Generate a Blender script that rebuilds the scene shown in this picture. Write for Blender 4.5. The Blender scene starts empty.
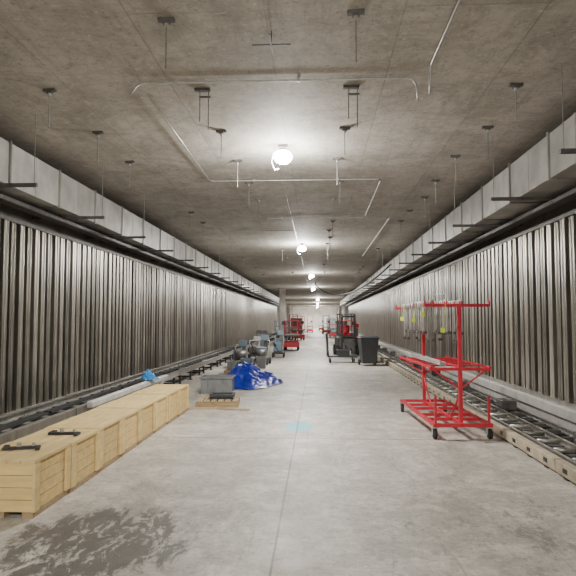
import bpy, bmesh, math, random
from mathutils import Vector, Matrix, noise
R=random.Random(7)
C=bpy.context.scene.collection
CEIL=4.3
# ------------------------------------------------------------------ materials
def nt(name):
    m=bpy.data.materials.new(name); m.use_nodes=True
    t=m.node_tree; b=t.nodes['Principled BSDF']; return m,t,b
def N(t,kind,**kw):
    n=t.nodes.new(kind)
    for k,v in kw.items():
        if k in n.inputs: n.inputs[k].default_value=v
        else: setattr(n,k,v)
    return n
def mat(name,col,rough=.5,metal=0,scale=6,var=.15,stretch=(1,1,1),bump=0,rnd=0,spec=.5):
    m,t,b=nt(name); L=t.links.new
    tc=N(t,'ShaderNodeTexCoord'); mp=N(t,'ShaderNodeMapping'); mp.inputs['Scale'].default_value=stretch
    L(tc.outputs['Object'],mp.inputs[0]); vec=mp.outputs[0]
    oi=N(t,'ShaderNodeObjectInfo')
    if rnd:
        ad=N(t,'ShaderNodeVectorMath',operation='ADD'); sc=N(t,'ShaderNodeMath',operation='MULTIPLY'); sc.inputs[1].default_value=37.0
        L(oi.outputs['Random'],sc.inputs[0]); L(vec,ad.inputs[0]); L(sc.outputs[0],ad.inputs[1]); vec=ad.outputs[0]
    no=N(t,'ShaderNodeTexNoise',Scale=scale,Detail=5.0); L(vec,no.inputs['Vector'])
    rp=N(t,'ShaderNodeValToRGB')
    rp.color_ramp.elements[0].position=.3; rp.color_ramp.elements[1].position=.7
    a=[max(0,c*(1-var)) for c in col]+[1]; d=[min(1,c*(1+var)) for c in col]+[1]
    rp.color_ramp.elements[0].color=a; rp.color_ramp.elements[1].color=d
    L(no.outputs['Fac'],rp.inputs[0]); out=rp.outputs[0]
    if rnd:
        mr=N(t,'ShaderNodeMapRange'); mr.inputs['To Min'].default_value=1-rnd; mr.inputs['To Max'].default_value=1+rnd*.5
        L(oi.outputs['Random'],mr.inputs['Value'])
        vm=N(t,'ShaderNodeVectorMath',operation='SCALE'); L(out,vm.inputs[0]); L(mr.outputs[0],vm.inputs['Scale']); out=vm.outputs[0]
    L(out,b.inputs['Base Color'])
    b.inputs['Roughness'].default_value=rough; b.inputs['Metallic'].default_value=metal
    b.inputs['Specular IOR Level'].default_value=spec
    if bump:
        bp=N(t,'ShaderNodeBump',Strength=bump,Distance=.02); L(no.outputs['Fac'],bp.inputs['Height']); L(bp.outputs[0],b.inputs['Normal'])
    return m
def emis(name,col,s):
    m,t,b=nt(name); b.inputs['Emission Color'].default_value=(*col,1); b.inputs['Emission Strength'].default_value=s
    b.inputs['Base Color'].default_value=(*col,1); return m
M={}
M['galv']=mat('galvanised',(.41,.40,.37),.36,.75,9,.25,(1,1,.25),0,.35)
M['galv_stud']=mat('galvanised_stud',(.43,.405,.355),.30,.9,3,.22,(1,1,.5),.03,.45)
M['duct']=mat('duct_steel',(.48,.475,.45),.42,.45,3,.22,(1,1,1),0,.28)
M['dark_sheet']=mat('backing_sheet_steel',(.16,.15,.13),.5,.5,3,.3)
M['black']=mat('black_metal',(.03,.03,.032),.5,.3,8,.3)
M['dark']=mat('dark_steel',(.12,.115,.11),.5,.6,8,.3)
M['rubber']=mat('rubber',(.02,.02,.02),.8,0,10,.2)
M['plastic_black']=mat('black_plastic',(.035,.037,.042),.45,0,8,.2)
M['red']=mat('red_paint',(.52,.02,.04),.45,.1,6,.18)
M['pine']=mat('pine',(.66,.48,.20),.7,0,3,.14,(1,6,6),.08,.10)
M['pine_x']=mat('pine_lid',(.68,.51,.23),.7,0,3,.14,(6,1,6),.08,.10)
M['pine_dark']=mat('pine_old',(.34,.25,.14),.8,0,5,.25,(1,6,6),.15)
M['plank']=mat('weathered_plank',(.46,.35,.20),.8,0,5,.3,(6,1,6),.15,.3)
M['kerb']=mat('tan_kerb',(.42,.36,.26),.8,0,6,.25,(1,1,1),.1,.2)
M['blue_tarp']=mat('blue_tarp',(.008,.025,.34),.38,0,6,.3)
M['blue']=mat('blue_plastic',(.04,.25,.55),.4,0,6,.2)
M['bluegrey']=mat('bluegrey_paint',(.12,.17,.21),.5,.1,6,.2)
M['grey']=mat('grey_plastic',(.18,.19,.19),.55,0,6,.2)
M['white']=mat('white_paint',(.58,.57,.54),.45,.1,5,.15)
M['cond']=mat('conduit_steel',(.46,.45,.42),.4,.5,10,.2)
M['rodd']=mat('threaded_rod_steel',(.26,.255,.24),.5,.5,10,.2)
M['rodm']=mat('rod_steel',(.50,.50,.48),.45,.2,10,.2,(1,1,1),0,.5)
M['yellow']=mat('tag_yellow',(.65,.85,.05),.5,0,5,.1)
M['wallc']=mat('wall_concrete',(.20,.188,.165),.9,0,2,.3,(1,1,1),.1)
M['endw']=mat('end_wall',(.78,.75,.70),.8,0,1,.15)
M['orange']=mat('orange_paint',(.6,.12,.03),.5,0,5,.1)
M['bulb']=emis('bulb_glow',(1,.97,.92),60)

class G:
    def __init__(s,name):
        s.m,s.t,s.b=nt(name); s.P=N(s.t,'ShaderNodeTexCoord').outputs['Object']
    def L(s,a,b): s.t.links.new(a,b)
    def mix(s,fac,a,c):
        x=N(s.t,'ShaderNodeMix',data_type='RGBA')
        if isinstance(fac,float): x.inputs[0].default_value=fac
        else: s.L(fac,x.inputs[0])
        for i,v in ((6,a),(7,c)):
            if isinstance(v,tuple): x.inputs[i].default_value=(*v,1)
            else: s.L(v,x.inputs[i])
        return x.outputs[2]
    def noi(s,sc,det=6,rough=.6,st=(1,1,1),dist=0,rot=0):
        mp=N(s.t,'ShaderNodeMapping'); mp.inputs['Scale'].default_value=st; mp.inputs['Rotation'].default_value=(0,0,rot); s.L(s.P,mp.inputs[0])
        n=N(s.t,'ShaderNodeTexNoise',Scale=sc,Detail=det,Roughness=rough,Distortion=dist); s.L(mp.outputs[0],n.inputs['Vector']); return n.outputs['Fac']
    def rng(s,v,a,c,lo=0.,hi=1.):
        r=N(s.t,'ShaderNodeMapRange'); r.inputs['From Min'].default_value=a; r.inputs['From Max'].default_value=c
        r.inputs['To Min'].default_value=lo; r.inputs['To Max'].default_value=hi; s.L(v,r.inputs['Value']); return r.outputs[0]
    def ma(s,op,a,c=None):
        x=N(s.t,'ShaderNodeMath',operation=op)
        for i,v in enumerate((a,c)):
            if v is None: continue
            if isinstance(v,(int,float)): x.inputs[i].default_value=v
            else: s.L(v,x.inputs[i])
        return x.outputs[0]
def floor_mat():
    g=G('floor_concrete'); mix,noi,rng,ma,L,b=g.mix,g.noi,g.rng,g.ma,g.L,g.b
    col=mix(rng(noi(.45,5),.35,.65),(.33,.305,.265),(.46,.43,.38))
    col=mix(rng(noi(2.2,8,.75),.46,.64,0,.85),col,(.62,.585,.525))
    col=mix(rng(noi(1.1,9,.8,(1,.6,1),.6),.49,.62,0,.7),col,(.23,.21,.18))
    col=mix(rng(noi(13,6,.75),.48,.66,0,.65),col,(.20,.185,.16))
    col=mix(rng(noi(30,4,.7),.58,.66,0,.5),col,(.70,.67,.61))
    col=mix(rng(noi(34,3,.6,(1,1,1),0,.5),.64,.68,0,.75),col,(.09,.085,.075))
    col=mix(rng(noi(1.6,8,.8,(3.2,.25,1),1.4),.57,.65,0,.5),col,(.18,.165,.145))
    sx=N(g.t,'ShaderNodeSeparateXYZ'); L(g.P,sx.inputs[0]); X,Y=sx.outputs[0],sx.outputs[1]
    j1=ma('LESS_THAN',ma('ABSOLUTE',ma('ADD',X,.30)),.009)
    yy=ma('ABSOLUTE',ma('SUBTRACT',ma('MODULO',ma('ADD',Y,22.5-7.9+3.75),7.5),3.75))
    j=ma('MULTIPLY',ma('MAXIMUM',j1,ma('LESS_THAN',yy,.018)),.75)
    def blob(cx,cy,rx,ry):
        a=ma('DIVIDE',ma('SUBTRACT',X,cx),rx); c=ma('DIVIDE',ma('SUBTRACT',Y,cy),ry)
        return rng(ma('ADD',ma('MULTIPLY',a,a),ma('MULTIPLY',c,c)),0,1,1,0)
    st=ma('MULTIPLY',blob(-1.60,4.2,.85,.9),rng(noi(3.0,14,.8,(2.0,.9,1),.5,.6),.42,.58))
    col=mix(rng(st,.14,.34,0,.85),col,(.06,.055,.048))
    s2=ma('MULTIPLY',blob(1.8,4.6,1.8,1.5),rng(noi(2.6,14,.85,(1.4,.6,1),.3,-.5),.50,.66))
    col=mix(rng(s2,.2,.45,0,.6),col,(.12,.11,.095))
    s3=ma('MULTIPLY',blob(-.28,8.8,.26,.55),rng(noi(9,4),.25,.5))
    col=mix(rng(s3,.2,.45,0,.75),col,(.10,.55,.64))
    col=mix(j,col,(.12,.11,.095))
    L(col,b.inputs['Base Color'])
    L(rng(noi(2.5,6,.7),.3,.7,.42,.70),b.inputs['Roughness'])
    bp=N(g.t,'ShaderNodeBump',Strength=.2,Distance=.01); L(noi(9,8,.7),bp.inputs['Height']); L(bp.outputs[0],b.inputs['Normal'])
    return g.m
def ceil_mat():
    g=G('ceiling_concrete'); mix,noi,rng,ma,L,b=g.mix,g.noi,g.rng,g.ma,g.L,g.b
    mp=N(g.t,'ShaderNodeMapping'); mp.inputs['Rotation'].default_value=(0,0,math.pi/2); mp.inputs['Location'].default_value=(0,.45,0); L(g.P,mp.inputs[0])
    br=N(g.t,'ShaderNodeTexBrick'); br.offset=.5
    br.inputs['Scale'].default_value=1; br.inputs['Mortar Size'].default_value=.007; br.inputs['Brick Width'].default_value=4.88; br.inputs['Row Height'].default_value=1.22
    br.inputs['Color1'].default_value=(.39,.365,.32,1); br.inputs['Color2'].default_value=(.47,.44,.39,1); br.inputs['Mortar'].default_value=(.24,.22,.19,1)
    L(mp.outputs[0],br.inputs['Vector'])
    c=br.outputs['Color']
    c=mix(rng(noi(.9,8,.7,(1,1,1),.5),.42,.66,0,.65),c,(.60,.565,.51))
    c=mix(rng(noi(1.2,9,.8,(1,1,1),.6),.46,.62,0,.6),c,(.25,.23,.195))
    c=mix(rng(noi(2.2,9,.8,(2.4,.3,1),.5),.50,.66,0,.6),c,(.26,.24,.205))
    c=mix(rng(noi(2.0,9,.8,(.3,2.6,1),.5),.53,.66,0,.5),c,(.27,.25,.215))
    f=noi(6,10,.8); c=mix(rng(f,.48,.66,0,.6),c,(.23,.21,.18))
    c=mix(rng(noi(22,4,.7),.58,.66,0,.55),c,(.14,.13,.11))
    c=mix(rng(noi(16,4,.7),.60,.68,0,.5),c,(.68,.65,.59))
    L(c,b.inputs['Base Color']); b.inputs['Roughness'].default_value=.75
    bp=N(g.t,'ShaderNodeBump',Strength=.3,Distance=.01); L(f,bp.inputs['Height']); L(bp.outputs[0],b.inputs['Normal'])
    return g.m
M['floor']=floor_mat(); M['ceil']=ceil_mat()

# ------------------------------------------------------------------ mesh builder
class MB:
    def __init__(s): s.b=bmesh.new()
    def box(s,c,d,rot=None,bev=0):
        r=bmesh.ops.create_cube(s.b,size=1); vs=r['verts']
        for v in vs: v.co=Vector((v.co.x*d[0],v.co.y*d[1],v.co.z*d[2]))
        if bev:
            es=list({e for v in vs for e in v.link_edges})
            o=bmesh.ops.bevel(s.b,geom=es,offset=bev,segments=1,affect='EDGES',profile=.5)
            vs=list({v for f in o['faces'] for v in f.verts}|{v for v in vs if v.is_valid})
        if rot is not None:
            for v in vs: v.co=rot@v.co
        for v in vs: v.co+=Vector(c)
        return s
    def cyl(s,p0,p1,r,seg=12,r2=None):
        p0=Vector(p0);p1=Vector(p1);d=p1-p0
        m=Matrix.Translation((p0+p1)/2)@d.to_track_quat('Z','Y').to_matrix().to_4x4()
        bmesh.ops.create_cone(s.b,cap_ends=True,segments=seg,radius1=r,radius2=r if r2 is None else r2,depth=d.length,matrix=m); return s
    def ball(s,c,r,sc=(1,1,1)):
        bmesh.ops.create_uvsphere(s.b,u_segments=16,v_segments=10,radius=r,matrix=Matrix.Translation(c)@Matrix.Diagonal((*sc,1))); return s
    def tube(s,pts,r,seg=8):
        pts=[Vector(p) for p in pts]; rings=[]; up=None
        for i,p in enumerate(pts):
            t=(pts[min(i+1,len(pts)-1)]-pts[max(i-1,0)]).normalized()
            if up is None: up=Vector((0,0,1)) if abs(t.z)<.9 else Vector((1,0,0))
            u=(up-t*up.dot(t)).normalized(); up=u; w=t.cross(u)
            rings.append([s.b.verts.new(p+(u*math.cos(a)+w*math.sin(a))*r) for a in [2*math.pi*k/seg for k in range(seg)]])
        for a,c in zip(rings,rings[1:]):
            for k in range(seg): s.b.faces.new((a[k],a[(k+1)%seg],c[(k+1)%seg],c[k]))
        s.b.faces.new(rings[0]); s.b.faces.new(rings[-1]); return s
    def prism(s,prof,y0,y1,axis='Y'):
        f=(lambda a,c,y:(a,y,c)) if axis=='Y' else ((lambda a,c,y:(y,a,c)) if axis=='X' else (lambda a,c,y:(a,c,y)))
        A=[s.b.verts.new(f(p[0],p[1],y0)) for p in prof]; B=[s.b.verts.new(f(p[0],p[1],y1)) for p in prof]
        n=len(prof)
        for k in range(n): s.b.faces.new((A[k],A[(k+1)%n],B[(k+1)%n],B[k]))
        s.b.faces.new(A); s.b.faces.new(B); return s
    def build(s,name,m,parent=None,smooth=False):
        bmesh.ops.recalc_face_normals(s.b,faces=s.b.faces[:])
        me=bpy.data.meshes.new(name); s.b.to_mesh(me); s.b.free()
        me.materials.append(M[m])
        if smooth: me.polygons.foreach_set('use_smooth',[len(p.vertices)==4 for p in me.polygons])
        o=bpy.data.objects.new(name,me); C.objects.link(o)
        if parent: o.parent=parent
        return o
def parts(name,m,t,size,places,bev=0):
    "equal box shaped parts, each an object of its own sharing one mesh"
    first=None; out=[]
    for p in places:
        if first is None: first=MB().box((0,0,0),size,bev=bev).build(name,m,t); o=first
        else: o=first.copy(); C.objects.link(o)
        o.location=p; out.append(o)
    return out
def tag(o,label,cat,group=None):
    o['label']=label; o['category']=cat
    if group: o['group']=group
    return o
def thing(name,label,cat,loc=(0,0,0),rz=0,group=None):
    o=bpy.data.objects.new(name,None); C.objects.link(o); o.empty_display_size=.1
    o.location=loc; o.rotation_euler=(0,0,rz); return tag(o,label,cat,group)
def struct(name,mb,m,parent=None):
    o=mb.build(name,m,parent); o['kind']='structure'; return o
def dup(root,loc,rz=None,label=None,group=None):
    r=root.copy(); C.objects.link(r); r.location=loc
    if rz is not None: r.rotation_euler=(0,0,rz)
    if label: r['label']=label
    if group: r['group']=group
    for ch in list(root.children):
        c=ch.copy(); C.objects.link(c); c.parent=r
        for g in list(ch.children):
            d=g.copy(); C.objects.link(d); d.parent=c
    return r
def fillet(pts,r=.12,n=5):
    pts=[Vector(p) for p in pts]; out=[pts[0]]
    for a,p,b in zip(pts,pts[1:],pts[2:]):
        u=(a-p).normalized(); v=(b-p).normalized(); rr=min(r,(a-p).length*.45,(b-p).length*.45)
        for k in range(n+1):
            q=k/n; out.append((p+u*rr)*(1-q)**2+p*2*q*(1-q)+(p+v*rr)*q**2)
    out.append(pts[-1]); return out

# ------------------------------------------------------------------ setting
LW,RW=-5.0,4.0; Y0,Y1=-9,118
struct('floor',MB().box(((LW+RW)/2,(Y0+Y1)/2,-.1),(RW-LW+.6,Y1-Y0,.2)),'floor')
struct('ceiling',MB().box(((LW+RW)/2,(Y0+Y1)/2,CEIL+.15),(RW-LW+.6,Y1-Y0,.3)),'ceil')
wl=struct('wall_left',MB().box((LW-.15,(Y0+Y1)/2,CEIL/2),(.3,Y1-Y0,CEIL)),'wallc')
wr=struct('wall_right',MB().box((RW+.15,(Y0+Y1)/2,CEIL/2),(.3,Y1-Y0,CEIL)),'wallc')
struct('wall_back',MB().box(((LW+RW)/2,Y1+.15,CEIL/2),(RW-LW+.6,.3,CEIL)),'endw')
def cladding(w,x,s,z0,z1,pitch,width,ya,yb,nind):
    MB().box((x-s*.15,(ya+yb)/2,(z0+z1)/2),(.02,yb-ya,z1-z0-.02)).build('backing_sheet','dark_sheet',w)
    MB().box((x-s*.06,(ya+yb)/2,z1+.03),(.16,yb-ya,.06)).build('top_track','dark',w)
    MB().box((x-s*.06,(ya+yb)/2,z0-.04),(.18,yb-ya,.08)).build('bottom_track','galv',w)
    def prof(yc):
        h=width/2; d=.085; t=.012
        P=[(-d,-h-.025),(-d,-h),(0,-h),(0.0,-h*.4),(-.014,-h*.28),(-.014,h*.28),(0,h*.4),(0,h),(-d,h),(-d,h+.025),(-d-t,h+.025),(-d-t,-h-.025)]
        return [(x+s*p[0],yc+p[1]) for p in P]
    n=int((yb-ya)/pitch); first=None
    mb=MB()
    ys=[ya+.2+k*pitch for k in range(n)]
    ind=[y for y in ys if y>5.5][:nind]
    rest=[y for y in ys if y not in ind]
    for y in ind:
        if first is None:
            first=MB().prism(prof(0),z0,z1,'Z').build('steel_stud','galv_stud',w); o=first
        else:
            o=first.copy(); C.objects.link(o)
        o.location=(R.uniform(-.012,.012),y+R.uniform(-.012,.012),0)
    for y in rest: mb.prism(prof(y),z0,z1,'Z')
    o=mb.build('steel_stud','galv_stud',w); o['kind']='stuff'
cladding(wl,-4.6,1,.22,3.08,.24,.14,-8,66,99)
cladding(wr,3.6,-1,.42,3.08,.26,.15,-8,66,99)

# ------------------------------------------------------------------ ducts
def duct(x0,x1,z0,z1,label):
    t=thing('ventilation_duct',label,'duct',((x0+x1)/2,0,(z0+z1)/2))
    w=abs(x1-x0); h=z1-z0; L=1.5
    sec=fl=None
    for k in range(-4,50):
        y=k*L+.75
        if sec is None:
            sec=MB().box((0,0,0),(w,L-.03,h)).box((0,0,0),(w+.012,.03,h+.012)).build('duct_section','duct',t); o=sec
            fl=MB().box((0,0,0),(w+.05,.035,h+.05)).build('flange','galv',t); f=fl
        else:
            o=sec.copy(); C.objects.link(o); f=fl.copy(); C.objects.link(f)
        o.location=(0,y,0); f.location=(0,y+L/2,0)
    return t
duct(-4.85,-4.15,3.42,4.0,'long rectangular galvanised duct hung above the left steel wall')
duct(3.0,3.75,3.42,4.0,'long rectangular galvanised duct hung above the right steel wall')
def trapeze(xa,xb,label,group,ys):
    t=thing('trapeze_hanger',label,'duct hanger',((xa+xb)/2,ys[0],3.37),0,group)
    h=(xb-xa)/2
    MB().box((0,0,0),(h*2,.041,.041)).box((0,0,-.022),(h*2,.05,.008)).build('strut','dark',t)
    for sx in (-1,1):
        MB().cyl((sx*(h-.04),0,-.05),(sx*(h-.04),0,CEIL-3.37),.005,6).build('threaded_rod','rodd',t)
    for y in ys[1:]: dup(t,((xa+xb)/2,y,3.37))
trapeze(-4.93,-3.66,'dark strut crossbar on thin threaded rods carrying the left duct','hangers under the left duct',[4.9+2.4*k for k in range(22)])
trapeze(2.55,3.82,'dark strut crossbar on thin threaded rods carrying the right duct','hangers under the right duct',[6.1+2.4*k for k in range(22)])
for x,sd in ((-4.45,'left'),(3.5,'right')):
    tag(MB().prism([(x-.1,3.34),(x-.1,3.28),(x+.1,3.28),(x+.1,3.34),(x+.09,3.34),(x+.09,3.29),(x-.09,3.29),(x-.09,3.34)],-6,68).build('cable_tray','dark'),'dark cable tray fixed under the %s duct hangers'%sd,'cable tray')

# ------------------------------------------------------------------ ceiling hangers
def hanger():
    t=thing('ceiling_hanger','small steel plate on the ceiling with a thin threaded rod hanging down','ceiling hanger',(0,0,CEIL),0,'rod hangers dotted over the ceiling')
    MB().box((0,0,-.015),(.15,.05,.03)).box((0,0,-.04),(.07,.04,.02)).build('plate','dark',t)
    MB().cyl((0,0,-.05),(0,0,-.46),.0065,6).build('threaded_rod','rodd',t)
    MB().cyl((0,0,-.05),(0,0,-.08),.02,6).build('nut','cond',t)
    return t
hg=hanger(); first=True
for i in range(20):
    y=5.0+1.52*i
    for j,x in enumerate((-3.15,-1.33,.40,2.33)):
        if i==0 and j in (0,3): continue
        if i==1 and j in (1,2): continue
        if i>2 and R.random()<(.3 if i<8 else .5): continue
        p=(x+R.uniform(-.06,.06),y+(R.uniform(-.1,.1)),CEIL)
        if first: hg.location=p; first=False
        else: dup(hg,p,R.uniform(-.15,.15))
def dbl(x,y,label):
    t=thing('ceiling_hanger',label,'ceiling hanger',(x,y,CEIL))
    MB().box((0,0,-.015),(.18,.06,.03)).box((.03,0,-.10),(.13,.03,.016)).build('plate','dark',t)
    for s in (-.03,.07): MB().cyl((s,0,-.03),(s,0,-.42-s),.0065,6).build('threaded_rod','rodd',t)
dbl(-1.33,6.55,'double rod ceiling hanger on the long transverse conduit, left one')
dbl(.40,6.55,'double rod ceiling hanger on the long transverse conduit, right one')
t=thing('cross_strut','thin cross shaped strut hung under the ceiling near the top of the photo','strut',(-.42,5.25,CEIL))
MB().cyl((0,0,0),(0,0,-.12),.006,8).build('threaded_rod','dark',t)
MB().box((0,0,-.13),(.36,.014,.012)).box((0,0,-.13),(.014,.4,.012)).build('crossbar','dark',t)

zc=CEIL-.03
def conduit(pts,label,clamps=(),r=.0125):
    o=tag(MB().tube(fillet(pts),r).build('conduit','cond',smooth=True),label,'conduit')
    for x,y in clamps: MB().box((x,y,CEIL-.024),(.03,.03,.047)).build('clamp','cond',o)
    return o
conduit([(-2.02,6.05,zc-.22),(-2.02,6.3,zc),(1.10,6.3,zc),(1.12,6.3,zc-.26)],'long steel conduit crossing the ceiling with both ends bent down',((-1.6,6.3),(-.2,6.3),(.8,6.3)))
conduit([(-1.98,6.55,zc-.03),(-2.05,10.9,zc),(1.22,10.9,zc),(1.24,14.7,zc)],'steel conduit with two right angle bends on the middle of the ceiling',((-2.03,8.5),(-1.2,10.9),(.4,10.9),(1.23,13)))
conduit([(1.19,-3,zc),(1.20,6.0,zc),(1.2,6.05,zc-.28)],'straight steel conduit at the top right ending in a drop',((1.19,2),(1.195,4.6)))
conduit([(-1.3,15,zc-.1),(-1.3,15.02,zc),(1.9,15,zc),(1.9,24,zc)],'thin steel conduit crossing the ceiling past the first lamp',((-.9,15),(1.2,15)))
conduit([(-2.6,17,zc-.3),(-2.6,17.1,zc),(-.7,17.1,zc)],'short steel conduit on the ceiling left of the second lamp',((-1.5,17.1),(-.8,17.1)))
pts=[]
for k in range(33):
    q=k/32; pts.append((-.1+3.03*q,42-19*q,4.15-.95*4*q*(1-q)-.35*q))
tag(MB().tube([(-.1,42,CEIL)]+pts,.035).build('hanging_cable','black',smooth=True),'dark cable sagging from the ceiling across to the right duct','cable')

# ------------------------------------------------------------------ lamps
def lamp(x,y,label,e):
    t=thing('ceiling_lamp',label,'lamp',(x,y,CEIL))
    MB().box((0,0,-.02),(.14,.14,.04)).cyl((0,0,-.04),(0,0,-.10),.05,16).build('socket','grey',t)
    MB().ball((0,0,-.18),.145,(1,1,.75)).build('bulb','bulb',t,True)
    MB().tube([(-.05,0,-.05),(-.16,.0,-.12),(-.18,0,-.26),(-.13,0,-.38),(-.07,0,-.36)],.01).build('cord','white',t,True)
    for kind,f,dz in (('SPOT',.72,-.36),('POINT',.28,-.42)):
        l=bpy.data.lights.new('lamp_light',kind); l.energy=e*f; l.shadow_soft_size=.14; l.color=(1,.97,.925)
        if kind=='SPOT': l.spot_size=math.radians(168); l.spot_blend=.25
        o=bpy.data.objects.new('lamp_light',l); C.objects.link(o); o.location=(x,y,CEIL+dz)
LA=[(8.8,950,'glowing round ceiling lamp with a looped cord, nearest the camera'),(20.3,1300,'second glowing ceiling lamp down the hall'),(33,1000,'third glowing ceiling lamp down the hall'),(47,1300,'fourth glowing ceiling lamp down the hall'),(70,2200,'fifth glowing ceiling lamp down the hall'),(90,2600,'sixth glowing ceiling lamp, far down the hall'),(111,3200,'most distant glowing ceiling lamp, added to brighten the end wall')]  # last lamp is an added one, there to lift the dark end wall
for i,(y,e,l) in enumerate(LA): lamp(-.52 if y<30 else (-.3 if i<4 else .1),y,l,e)
lamp(-.5,-2.7,'ceiling lamp behind the camera',1700)
tag(MB().tube([(-.66,y,CEIL-.008) for y in range(9,72,2)],.006).build('lamp_cable','cond'),'thin grey cable running along the ceiling past the lamps','cable')

# ------------------------------------------------------------------ crates
def crate(x,y,label,ph,L=.69,W=.60,H=.46):
    t=thing('wooden_crate',label,'crate',(x,y,0),ph)
    n=4; z0=.05; hh=(H-.025-z0)/n
    def side(f):
        b=MB()
        for k in range(n): f(b,z0+hh*(k+.5))
        b.build('side_boards','pine',t)
    for s in (-1,1):
        side(lambda b,z:b.box((0,s*(L/2-.015),z),(W-.03,.02,hh-.005)))
        side(lambda b,z:b.box((s*(W/2-.03),0,z),(.02,L-.05,hh-.005)))
    parts('corner_batten','pine_x',t,(.022,.085,H-.03-z0),[(sx*(W/2-.01),sy*(L/2-.045),z0+(H-.03-z0)/2) for sx in (-1,1) for sy in (-1,1)])
    l=MB(); m=5
    for k in range(m): l.box((-W/2+W*(k+.5)/m,0,H-.0125),(W/m-.006,L+.004,.025))
    l.build('lid','pine_x',t)
    parts('skid','pine_dark',t,(.09,L-.02,.05),[(sx*(W/2-.06),0,.025) for sx in (-1,0,1)])
names=['pine crate at the front of the row, nearest the camera','second pine crate in the row, dark steel bracket on its lid','third pine crate from the camera in the left row','fourth pine crate from the camera in the left row','fifth pine crate from the camera in the left row','sixth pine crate from the camera in the left row','seventh pine crate from the camera in the left row','last pine crate in the row, farthest from the camera']
HS=[.465,.46,.465,.46,.465,.46,.465,.46]
for k,nm in enumerate(names):
    crate(-2.575+R.uniform(-.008,.008),4.97+.70*k,nm,R.uniform(-.004,.004),H=HS[k])
def bracket(x,y,z,rz,label):
    t=thing('steel_bracket',label,'bracket',(x,y,z),rz)
    MB().box((0,0,.012),(.30,.045,.024)).box((-.13,.05,.012),(.045,.14,.022)).box((.14,-.04,.012),(.035,.12,.022)).build('arm','black',t)
    for p,h,r in (((-.02,0),.06,.022),((.1,0),.05,.016)): MB().cyl((*p,.02),(*p,h),r,6).build('bolt','cond',t)
bracket(-2.60,5.02,.466,.35,'dark steel bracket lying on the nearest pine crate')
bracket(-2.52,5.70,.461,.1,'dark steel bracket lying on the second pine crate')

# ------------------------------------------------------------------ left rail track
def left_track():
    t=thing('conveyor_track','low steel conveyor track section at the foot of the left wall','conveyor track',(-3.75,0,0),0,'conveyor track sections along the left wall')
    for s in (-1,1):
        MB().prism([(s*a,c) for a,c in ((.38,.24),(.30,.24),(.30,.26),(.36,.26),(.36,.34),(.30,.34),(.30,.36),(.38,.36))],-1.48,1.48).build('side_rail','galv',t)
    parts('cross_member','dark',t,(.6,.06,.05),[(0,-1.25+.5*k,.25) for k in range(6)])
    for y in (-1.2,0,1.2):
        m=MB()
        for s in (-1,1): m.box((s*.34,y,.12),(.05,.05,.24)).box((s*.34,y,.006),(.12,.1,.012))
        m.box((0,y,.08),(.66,.03,.04)); m.build('support','black',t)
    MB().box((-.05,0,.30),(.12,2.9,.03)).build('belt_guide','rubber',t)
    MB().box((.2,-.6,.31),(.1,.5,.09),bev=.01).build('drive_unit','black',t)
    return t
lt=left_track(); lt.location=(-3.75,3.5,0)
for k in range(1,19): dup(lt,(-3.75,3.5+3*k,0))
gb=tag(MB().box((-3.30,10.4,.37),(.09,4.2,.09),bev=.01).build('guard_beam','white'),'white steel guard beam behind the far end of the crates','beam')
parts('post','white',gb,(.05,.05,.33),[(-3.3,8.6,.165),(-3.3,12.2,.165)])

# ------------------------------------------------------------------ right kerb and track
def kerb():
    t=thing('kerb_beam','tan kerb beam with dark slots edging the right track','kerb',(2.52,0,0),0,'kerb beams edging the right track')
    MB().box((0,0,.085),(.09,1.47,.13),bev=.008).build('beam','kerb',t)
    parts('foot','black',t,(.09,.09,.02),[(0,-.5+.5*k,.01) for k in range(3)])
    parts('slot_cover','black',t,(.012,.10,.045),[(-.044,-.5+.5*k,.085) for k in range(3)])
    return t
kb=kerb(); kb.location=(2.52,1.0,0)
for k in range(1,36): dup(kb,(2.52,1.0+1.5*k,0))
def right_track():
    t=thing('rail_track','low rail track section with cross members at the foot of the right wall','rail track',(3.02,0,0),0,'rail track sections along the right wall')
    for x in (-.34,.02,.36):
        MB().prism([(x-.04,.06),(x+.04,.06),(x+.04,.07),(x+.010,.075),(x+.010,.105),(x+.022,.11),(x+.022,.125),(x-.022,.125),(x-.022,.11),(x-.010,.105),(x-.010,.075),(x-.04,.07)],-1.49,1.49).build('rail','galv',t)
    parts('sleeper','black',t,(.86,.12,.06),[(0,-1.25+.5*k,.03) for k in range(6)])
    parts('rail_clamp','dark',t,(.16,.10,.045),[(x,-1.25+.5*k,.083) for k in range(6) for x in (-.17,.20)])
    first=None
    for k in range(6):
        if first is None: first=MB().cyl((-.30,0,.10),(-.02,0,.10),.028,12).build('roller','galv',t,True); o=first
        else: o=first.copy(); C.objects.link(o)
        o.location=(0,-1.0+.5*k,0)
    MB().box((.2,.2,.17),(.24,.34,.16),bev=.01).build('drive_box','dark',t)
    return t
rt=right_track(); rt.location=(3.02,.9,0)
for k in range(1,19): dup(rt,(3.02,.9+3*k,0))
tag(MB().box((3.56,28,.27),(.12,66,.15),bev=.01).box((3.58,28,.095),(.04,66,.19)).build('base_rail','white'),'long pale steel base rail under the right steel wall','rail')

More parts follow.
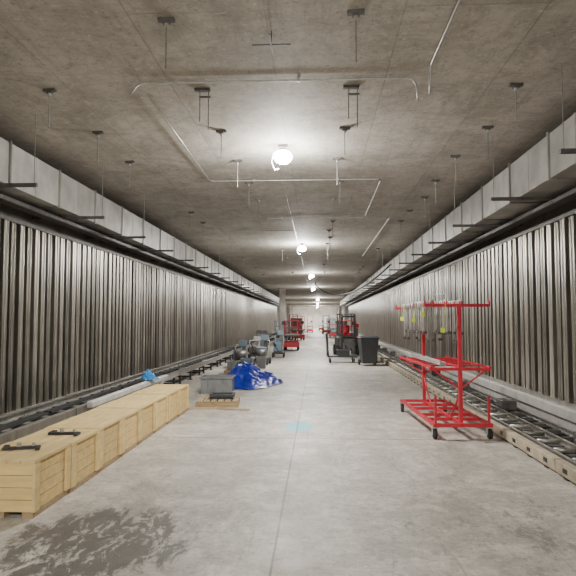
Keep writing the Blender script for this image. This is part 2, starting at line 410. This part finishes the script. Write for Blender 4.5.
# ------------------------------------------------------------------ red rack cart
def caster(t,x,y,r=.07):
    f=MB().box((x,y,r*2+.012),(.09,.09,.012)).box((x-.032,y+.01,r+.045),(.006,.05,.12)).box((x+.032,y+.01,r+.045),(.006,.05,.12)).build('caster','cond',t)
    MB().cyl((x-.02,y,r),(x+.02,y,r),r,20).build('wheel','rubber',f,True)
W=.40; L=1.2; CX,CY,CR=1.90,9.12,.045
t=thing('rack_cart','red steel rack cart on casters with T shaped posts and hanging rods','cart',(CX,CY,0),CR)
zb=.19; b_=.045
m=MB()
for s in (-1,1):
    m.box((s*(W-.025),0,zb),(b_,L*2,b_)); m.box((0,s*(L-.025),zb),(W*2-.1,b_,b_))
m.box((0,0,zb),(b_,L*2-.1,b_*.98))
for y in (-.7,-.3,.3,.7): m.box((0,y,zb),(W*2-.1,b_*.8,b_*.96))
m.build('base_frame','red',t)
for s in (-1,1):
    yy=s*(L-.12)
    MB().box((0,yy,zb+.82),(.05,.05,1.62)).build('post','red',t)
    MB().box((-.03,yy,1.80),(.90,.045,.04)).box((-.47,yy,1.84),(.02,.045,.05)).box((.41,yy,1.84),(.02,.045,.05)).build('top_arm','red',t)
    MB().box((0,yy,.93),(.84,.04,.04)).build('middle_arm','red',t)
    for q in (-1,1): MB().cyl((0,yy,.66),(q*.36,yy,.92),.012,8).build('brace','red',t)
    MB().cyl((0,yy-s*.02,.60),(0,s*(L-.6),.21),.014,8).build('brace','red',t)
for x in (-.40,.40): MB().box((x,0,.955),(.03,L*2-.15,.03)).build('middle_rail','red',t)
MB().box((0,0,.955),(.03,L*2-.3,.028)).build('middle_rail','red',t)
parts('shelf_bar','red',t,(.78,.025,.022),[(0,y,.95) for y in (-.7,-.35,0,.35,.7)])
for x in (-.36,-.17,.03): MB().box((x,0,1.84),(.022,L*2-.2,.022)).build('top_rail','red',t)
parts('stub_post','red',t,(.03,.03,.36),[(-.36,-L+.05,.39),(.36,-L+.05,.39)])
for sx in (-1,1):
    for sy in (-1,1): caster(t,sx*(W-.03),sy*(L-.06))
def cart_pt(x,y,z):
    return (CX+x*math.cos(CR)-y*math.sin(CR),CY+x*math.sin(CR)+y*math.cos(CR),z)
def hook(n,ln):
    t=thing('hanging_rod','thin grey steel rod with a hooked top, hung over the top of the red cart','rod',(0,0,0),0,'steel rods hooked on the red cart')
    MB().tube([(-.022,0,-.07),(-.020,0,.006),(0,0,.018),(.020,0,.006),(.022,0,-.03),(.022,0,-ln)],.011,6).build('rod','rodm',t,True)
    MB().box((.022,0,-ln+.02),(.035,.02,.04)).build('end_clip','dark',t)
    return t
hks=[hook(0,.46),hook(1,.58)]; used=[0,0]
for x in (-.36,-.17,.03):
    for i in range(19):
        y=-1.02+i*.112+R.uniform(-.03,.03); k=R.choice((0,0,1))
        p=cart_pt(x,y,1.853)
        if not used[k]: hks[k].location=p; used[k]=1
        else: dup(hks[k],p,R.uniform(-.8,.8))
for (x,y,z,nm) in ((-.47,-.95,1.68,'highest, near the front arm'),(-.47,-.35,1.60,'middle one along the left side'),(-.47,.55,1.62,'farthest back on the left side'),(-.24,-1.14,1.46,'lowest, beside the front post')):
    q=cart_pt(x,y,z)
    tag(MB().box(q,(.055,.004,.065)).cyl((q[0],q[1],z+.03),(q[0]+.04,q[1],1.82),.003,6).build('marker_tag','yellow'),'yellow green tag hanging on the red cart, '+nm,'tag')
m=MB()
for i in range(7):
    a=cart_pt(-.24+(i%3)*.03,-1.0,.981+(i//3)*.024); c=cart_pt(-.24+(i%3)*.03,.95,.981+(i//3)*.024); m.cyl(a,c,.013,8)
tag(m.build('rod_bundle','cond'),'bundle of steel rods lying on the middle level of the red cart','rods')

# ------------------------------------------------------------------ left clutter
def pallet(x,y,z,rz,label,W=.85,L=.75):
    t=thing('wooden_pallet',label,'pallet',(x,y,z),rz)
    m=MB()
    for k in range(6): m.box((-W/2+W*(k+.5)/6,0,.11),(W/6-.03,L,.02))
    m.build('deck_boards','plank',t)
    parts('stringer','pine_dark',t,(W,.08,.10),[(0,s*(L/2-.05),.05) for s in (-1,0,1)])
pallet(-1.86,10.9,0,.1,'low wooden pallet on the floor past the crates',.78,.7)
def tote(x,y,z,W,L,H,m,label,rz=0,name='storage_bin',cat='bin'):
    t=thing(name,label,cat,(x,y,z),rz)
    b=MB(); w=.02
    b.box((0,0,.01),(W-.08,L-.08,.02))
    for s in (-1,1):
        b.box((s*(W/2-.03),0,H/2),(w,L-.06,H),Matrix.Rotation(s*.05,3,'Y')); b.box((0,s*(L/2-.03),H/2),(W-.06,w,H),Matrix.Rotation(-s*.05,3,'X'))
    b.build('body',m,t)
    r=MB()
    for s in (-1,1):
        r.box((s*(W/2-.005),0,H-.015),(.035,L+.02,.03)); r.box((0,s*(L/2-.005),H-.015),(W-.03,.035,.03))
    r.build('rim',m,t)
    parts('rib',m,t,(.02,.02,H*.7),[(-W/4+k*W/4,-L/2+.012,H*.45) for k in range(3)])
tote(-1.80,11.0,.121,.45,.4,.08,'plastic_black','shallow black tray on the wooden pallet',.1,'tray','tray')
tote(-2.20,12.8,0,.72,.6,.36,'grey','grey open storage bin between the crates and the blue tarp',.05)
o=tag(MB().box((0,0,.012),(.8,.12,.024),bev=.003).build('timber_board','plank'),'loose timber board on the floor in front of the pallet','board'); o.location=(-2.2,10.38,0); o.rotation_euler=(0,0,.12)
o=tag(MB().box((0,0,.012),(.6,.09,.024),bev=.003).build('timber_board','pine_dark'),'short dark timber board on the floor right of the pallet','board'); o.location=(-1.5,10.33,0); o.rotation_euler=(0,0,-.15)
def crumple(name,m,cx,cy,rx,ry,h,seed,label,cat,z=0):
    b=bmesh.new(); n=84
    bmesh.ops.create_grid(b,x_segments=n,y_segments=n,size=1)
    for v in b.verts:
        u,w=v.co.x,v.co.y
        a=math.atan2(w,u); r=max(abs(u),abs(w))
        edge=1+.3*noise.noise(Vector((math.cos(a)*1.9,math.sin(a)*1.9,seed)))
        X=math.cos(a)*r*edge; Y=math.sin(a)*r*edge
        p=Vector((X*1.4,Y*1.4,seed))
        rid=lambda q:1-abs(noise.noise(q))*2.0
        d=.45+noise.noise(p*.9)*.35+rid(p*1.6)*.10+rid(Vector((p.x*3.2,p.y*1.4,p.z)))*.16+rid(Vector((p.x*2+p.y*3,p.y*5,p.z+4)))*.08
        H=(1-r**1.7)*d*(1.05-.35*X)+.02
        v.co=Vector((X*rx+.04*noise.noise(p*4),Y*ry+.04*noise.noise(p*4+Vector((9,9,9))),max(.006+.02*(1+noise.noise(p*5)),H*h*1.35)+z))
    me=bpy.data.meshes.new(name); b.to_mesh(me); b.free(); me.materials.append(M[m])
    o=bpy.data.objects.new(name,me); C.objects.link(o); o.location=(cx,cy,0)
    return tag(o,label,cat)
crumple('tarp','blue_tarp',-1.66,14.5,.68,1.15,.50,2.3,'crumpled bright blue tarp heaped on the floor','tarp')
crumple('plastic_bag','blue',-3.3,11.3,.17,.17,.2,8.1,'small light blue plastic bag on the white guard beam','bag',.415)

def cabinet(x,y,W,L,H,m,label,rz=0,name='equipment_cabinet'):
    t=thing(name,label,'cabinet',(x,y,0),rz)
    MB().box((0,0,.06+(H-.06)/2),(W,L,H-.06),bev=.015).build('body',m,t)
    d=MB().box((0,-L/2-.006,H*.55),(W*.8,.012,H*.6)).build('door','grey',t)
    MB().box((W*.3,-L/2-.025,H*.55),(.02,.025,.12)).build('handle','cond',d)
    parts('foot','black',t,(.07,.07,.06),[(sx*(W/2-.06),sy*(L/2-.06),.03) for sx in (-1,1) for sy in (-1,1)])
def machine(x,y,rz,m,label,H=1.0,W=.55,drum=True):
    t=thing('wheeled_machine',label,'machine',(x,y,0),rz)
    MB().box((0,0,.20),(W,.8,.08),bev=.01).build('chassis','black',t)
    MB().box((-.04,.12,.24+H*.2),(W*.8,.42,H*.4),bev=.03).build('housing',m,t)
    if drum: MB().cyl((-W*.38,-.2,.40),(W*.38,-.2,.40),.16,20).build('drum','dark',t,True)
    MB().box((W*.22,.2,.24+H*.5),(.12,.12,H*.45)).build('column','dark',t)
    MB().box((W*.16,.16,H),(.28,.06,.2),Matrix.Rotation(-.2,3,'X'),bev=.008).build('control_panel',m,t)
    MB().tube(fillet([(-W*.4,.38,.24),(-W*.4,.5,H*.9),(W*.4,.5,H*.9),(W*.4,.38,.24)],.08),.016).build('push_handle','cond',t,True)
    MB().tube([(-.1,-.1,.5),(-.2,-.3,.65),(-.1,-.42,.45),(.05,-.4,.25)],.02).build('hose','rubber',t,True)
    for sx in (-1,1):
        for sy in (-1,1): MB().cyl((sx*(W/2)-.03,sy*.28,.11),(sx*(W/2)+.03,sy*.28,.11),.11,16).build('wheel','rubber',t,True)
pallet(-2.3,17.4,0,0,'wooden pallet under grey equipment boxes',.9,.8)
tote(-2.52,17.4,.122,.36,.5,.24,'grey','grey bin on the left of the second pallet')
tote(-2.10,17.4,.122,.36,.5,.32,'bluegrey','blue grey bin on the right of the second pallet')
machine(-2.6,19.6,.1,'bluegrey','blue grey wheeled machine behind the pallet of bins',.8,.5)
machine(-2.0,20.9,-.1,'bluegrey','blue grey wheeled machine beside the pale bin at the left of the hall',.95,.5)
tote(-1.85,19.2,0,.34,.36,.38,'grey','grey open bin in front of the wheeled machines')
machine(-1.65,24.8,0,'bluegrey','narrow blue grey wheeled machine further down the left side',1.05,.45,False)
machine(-2.45,23,.2,'grey','grey wheeled machine against the left track further down',.85,.5)
cabinet(-2.65,28,.5,.6,1.1,'dark','dark cabinet far down against the left track')

def scissor(x,y,rz,m,label,ht=1.55):
    t=thing('scissor_lift',label,'lift',(x,y,0),rz)
    MB().box((0,0,.32),(.76,1.7,.28),bev=.02).build('chassis',m,t)
    for sx in (-1,1):
        for sy in (-1,1):
            MB().cyl((sx*.34-.05,sy*.6,.19),(sx*.34+.05,sy*.6,.19),.19,20).build('wheel','rubber',t,True)
    for s in (-.3,.3):
        for q in (-1,1):
            MB().box((s+q*.022,0,.63),(.04,1.5,.05),Matrix.Rotation(q*.16,3,'X')).build('scissor_arm','dark',t)
    MB().box((0,0,.80),(.76,1.7,.08)).build('platform','dark',t)
    r=MB()
    for sx in (-1,1):
        for yy in (-.82,0,.82): r.cyl((sx*.36,yy,.82),(sx*.36,yy,ht),.018,8)
        for z in (1.2,ht): r.cyl((sx*.36,-.82,z),(sx*.36,.82,z),.018,8)
    for yy in (-.82,.82):
        for z in (1.2,ht): r.cyl((-.36,yy,z),(.36,yy,z),.018,8)
    r.build('guard_rail',m,t)
    MB().box((.2,-.86,1.4),(.2,.1,.22)).build('control_box','black',t)
scissor(-1.35,31,0,'red','red scissor lift on the left behind the narrow machine')
scissor(-2.3,37,0,'bluegrey','blue grey scissor lift far down near the left track')
scissor(1.9,34.5,0,'red','red scissor lift well behind the forklift')
scissor(-1.5,46,.2,'red','red scissor lift turned slightly, far down the left side',1.9)
scissor(1.5,52,0,'red','red scissor lift far down the right side',1.8)
scissor(-2.2,54,0,'red','red scissor lift beyond the turned one on the left',2.1)
scissor(1.0,66,.1,'orange','orange scissor lift deep in the hall on the right',2.1)
scissor(-.9,74,0,'red','red scissor lift deep in the middle of the hall',2.2)
scissor(.6,84,0,'red','most distant red scissor lift near the end of the hall',2.2)
machine(2.0,30.5,.2,'red','dark wheeled machine with a red housing behind the forklift on the right',1.3,.6)
machine(-2.2,42,0,'dark','dark wheeled machine far down the left side',1.4,.7)
cabinet(1.9,45,.8,.7,1.5,'dark','dark cabinet far down the right side between the red lifts')
cabinet(-2.2,62,1.2,.8,1.8,'dark','most distant dark cabinet on the left side')
cabinet(1.8,74,1.2,.8,1.8,'bluegrey','most distant blue grey cabinet on the right side')

def cart(x,y,rz,label):
    t=thing('platform_cart',label,'cart',(x,y,0),rz)
    MB().box((0,0,.24),(1.1,.7,.05),bev=.01).build('deck','black',t)
    MB().tube(fillet([(-.52,-.3,.26),(-.56,-.3,1.1),(-.56,.3,1.1),(-.52,.3,.26)],.1),.025).build('handle','black',t,True)
    for sx in (-1,1):
        for sy in (-1,1): caster(t,sx*.44,sy*.26,.085)
    MB().box((-.53,0,.62),(.02,.54,.5)).build('end_panel','dark',t)
cart(.92,21.9,.05,'black platform cart with an upright end handle, beside the bins')
tote(.98,21.9,.266,.5,.5,.22,'plastic_black','low black bin loaded on the platform cart')
def forklift(x,y,rz,label):
    t=thing('forklift',label,'forklift',(x,y,0),rz)
    MB().box((0,.5,.55),(.85,1.3,.6),bev=.06).box((0,1.05,.75),(.8,.35,.5),bev=.08).build('body','dark',t)
    for s in (-1,1): MB().box((s*.28,-.3,.95),(.08,.12,1.75)).build('mast_rail','black',t)
    MB().box((0,-.3,1.75),(.6,.1,.08)).box((0,-.3,.9),(.6,.06,.06)).build('mast_crossbar','black',t)
    for s in (-1,1): MB().box((s*.2,-.8,.1),(.1,.95,.04)).box((s*.2,-.36,.35),(.1,.04,.5)).build('fork','dark',t)
    g=MB()
    for sx in (-1,1):
        for yy in (.05,.95): g.cyl((sx*.36,yy,.8),(sx*.33,yy+(.1 if yy<.5 else -.05),1.85),.025,8)
    g.box((0,.5,1.86),(.75,.95,.04)); g.build('overhead_guard','dark',t)
    MB().box((0,.55,.95),(.42,.42,.12),bev=.03).box((0,.75,1.15),(.42,.1,.4),bev=.03).build('seat','red',t)
    for sx in (-1,1):
        for yy in (.0,1.0): MB().cyl((sx*.42-.07,yy,.24),(sx*.42+.07,yy,.24),.24,20).build('wheel','rubber',t,True)
forklift(1.35,26,.1,'dark forklift with a red seat behind the platform cart')
def wbin(x,y,rz,label):
    t=thing('wheeled_bin',label,'bin',(x,y,0),rz)
    b=MB(); bm=b.b; lo=[(-.24,-.28),(.24,-.28),(.24,.28),(-.24,.28)]; hi=[(-.31,-.36),(.31,-.36),(.31,.36),(-.31,.36)]
    A=[bm.verts.new((p[0],p[1],.08)) for p in lo]; B=[bm.verts.new((p[0],p[1],.95)) for p in hi]
    for k in range(4): bm.faces.new((A[k],A[(k+1)%4],B[(k+1)%4],B[k]))
    bm.faces.new(A); bm.faces.new(B)
    b.build('body','plastic_black',t)
    MB().box((0,0,.975),(.68,.78,.05),bev=.015).build('lid','plastic_black',t)
    MB().cyl((-.25,.42,.93),(.25,.42,.93),.02,10).build('handle','plastic_black',t)
    for s in (-1,1): MB().cyl((s*.28-.03,.25,.1),(s*.28+.03,.25,.1),.1,18).build('wheel','rubber',t,True)
wbin(1.80,20.6,.1,'black wheeled bin nearest the camera, beside the platform cart')
wbin(1.95,21.9,-.1,'black wheeled bin behind the first, nearest the right track')
tag(MB().box((-3.0,50,CEIL/2),(.5,.5,CEIL),bev=.02).build('concrete_column','wallc'),'square dark concrete column far down the left side','column')

# ------------------------------------------------------------------ world + camera
w=bpy.data.worlds.new('world'); bpy.context.scene.world=w; w.use_nodes=True
w.node_tree.nodes['Background'].inputs[0].default_value=(1,.985,.96,1); w.node_tree.nodes['Background'].inputs[1].default_value=1.4
cam=bpy.data.cameras.new('camera'); co=bpy.data.objects.new('camera',cam); C.objects.link(co)
cam.sensor_width=36; cam.lens=36*577/576; cam.clip_end=300
co.location=(0,0,1.6); co.rotation_euler=(math.radians(90+3.17),0,math.radians(2.88))
bpy.context.scene.camera=co
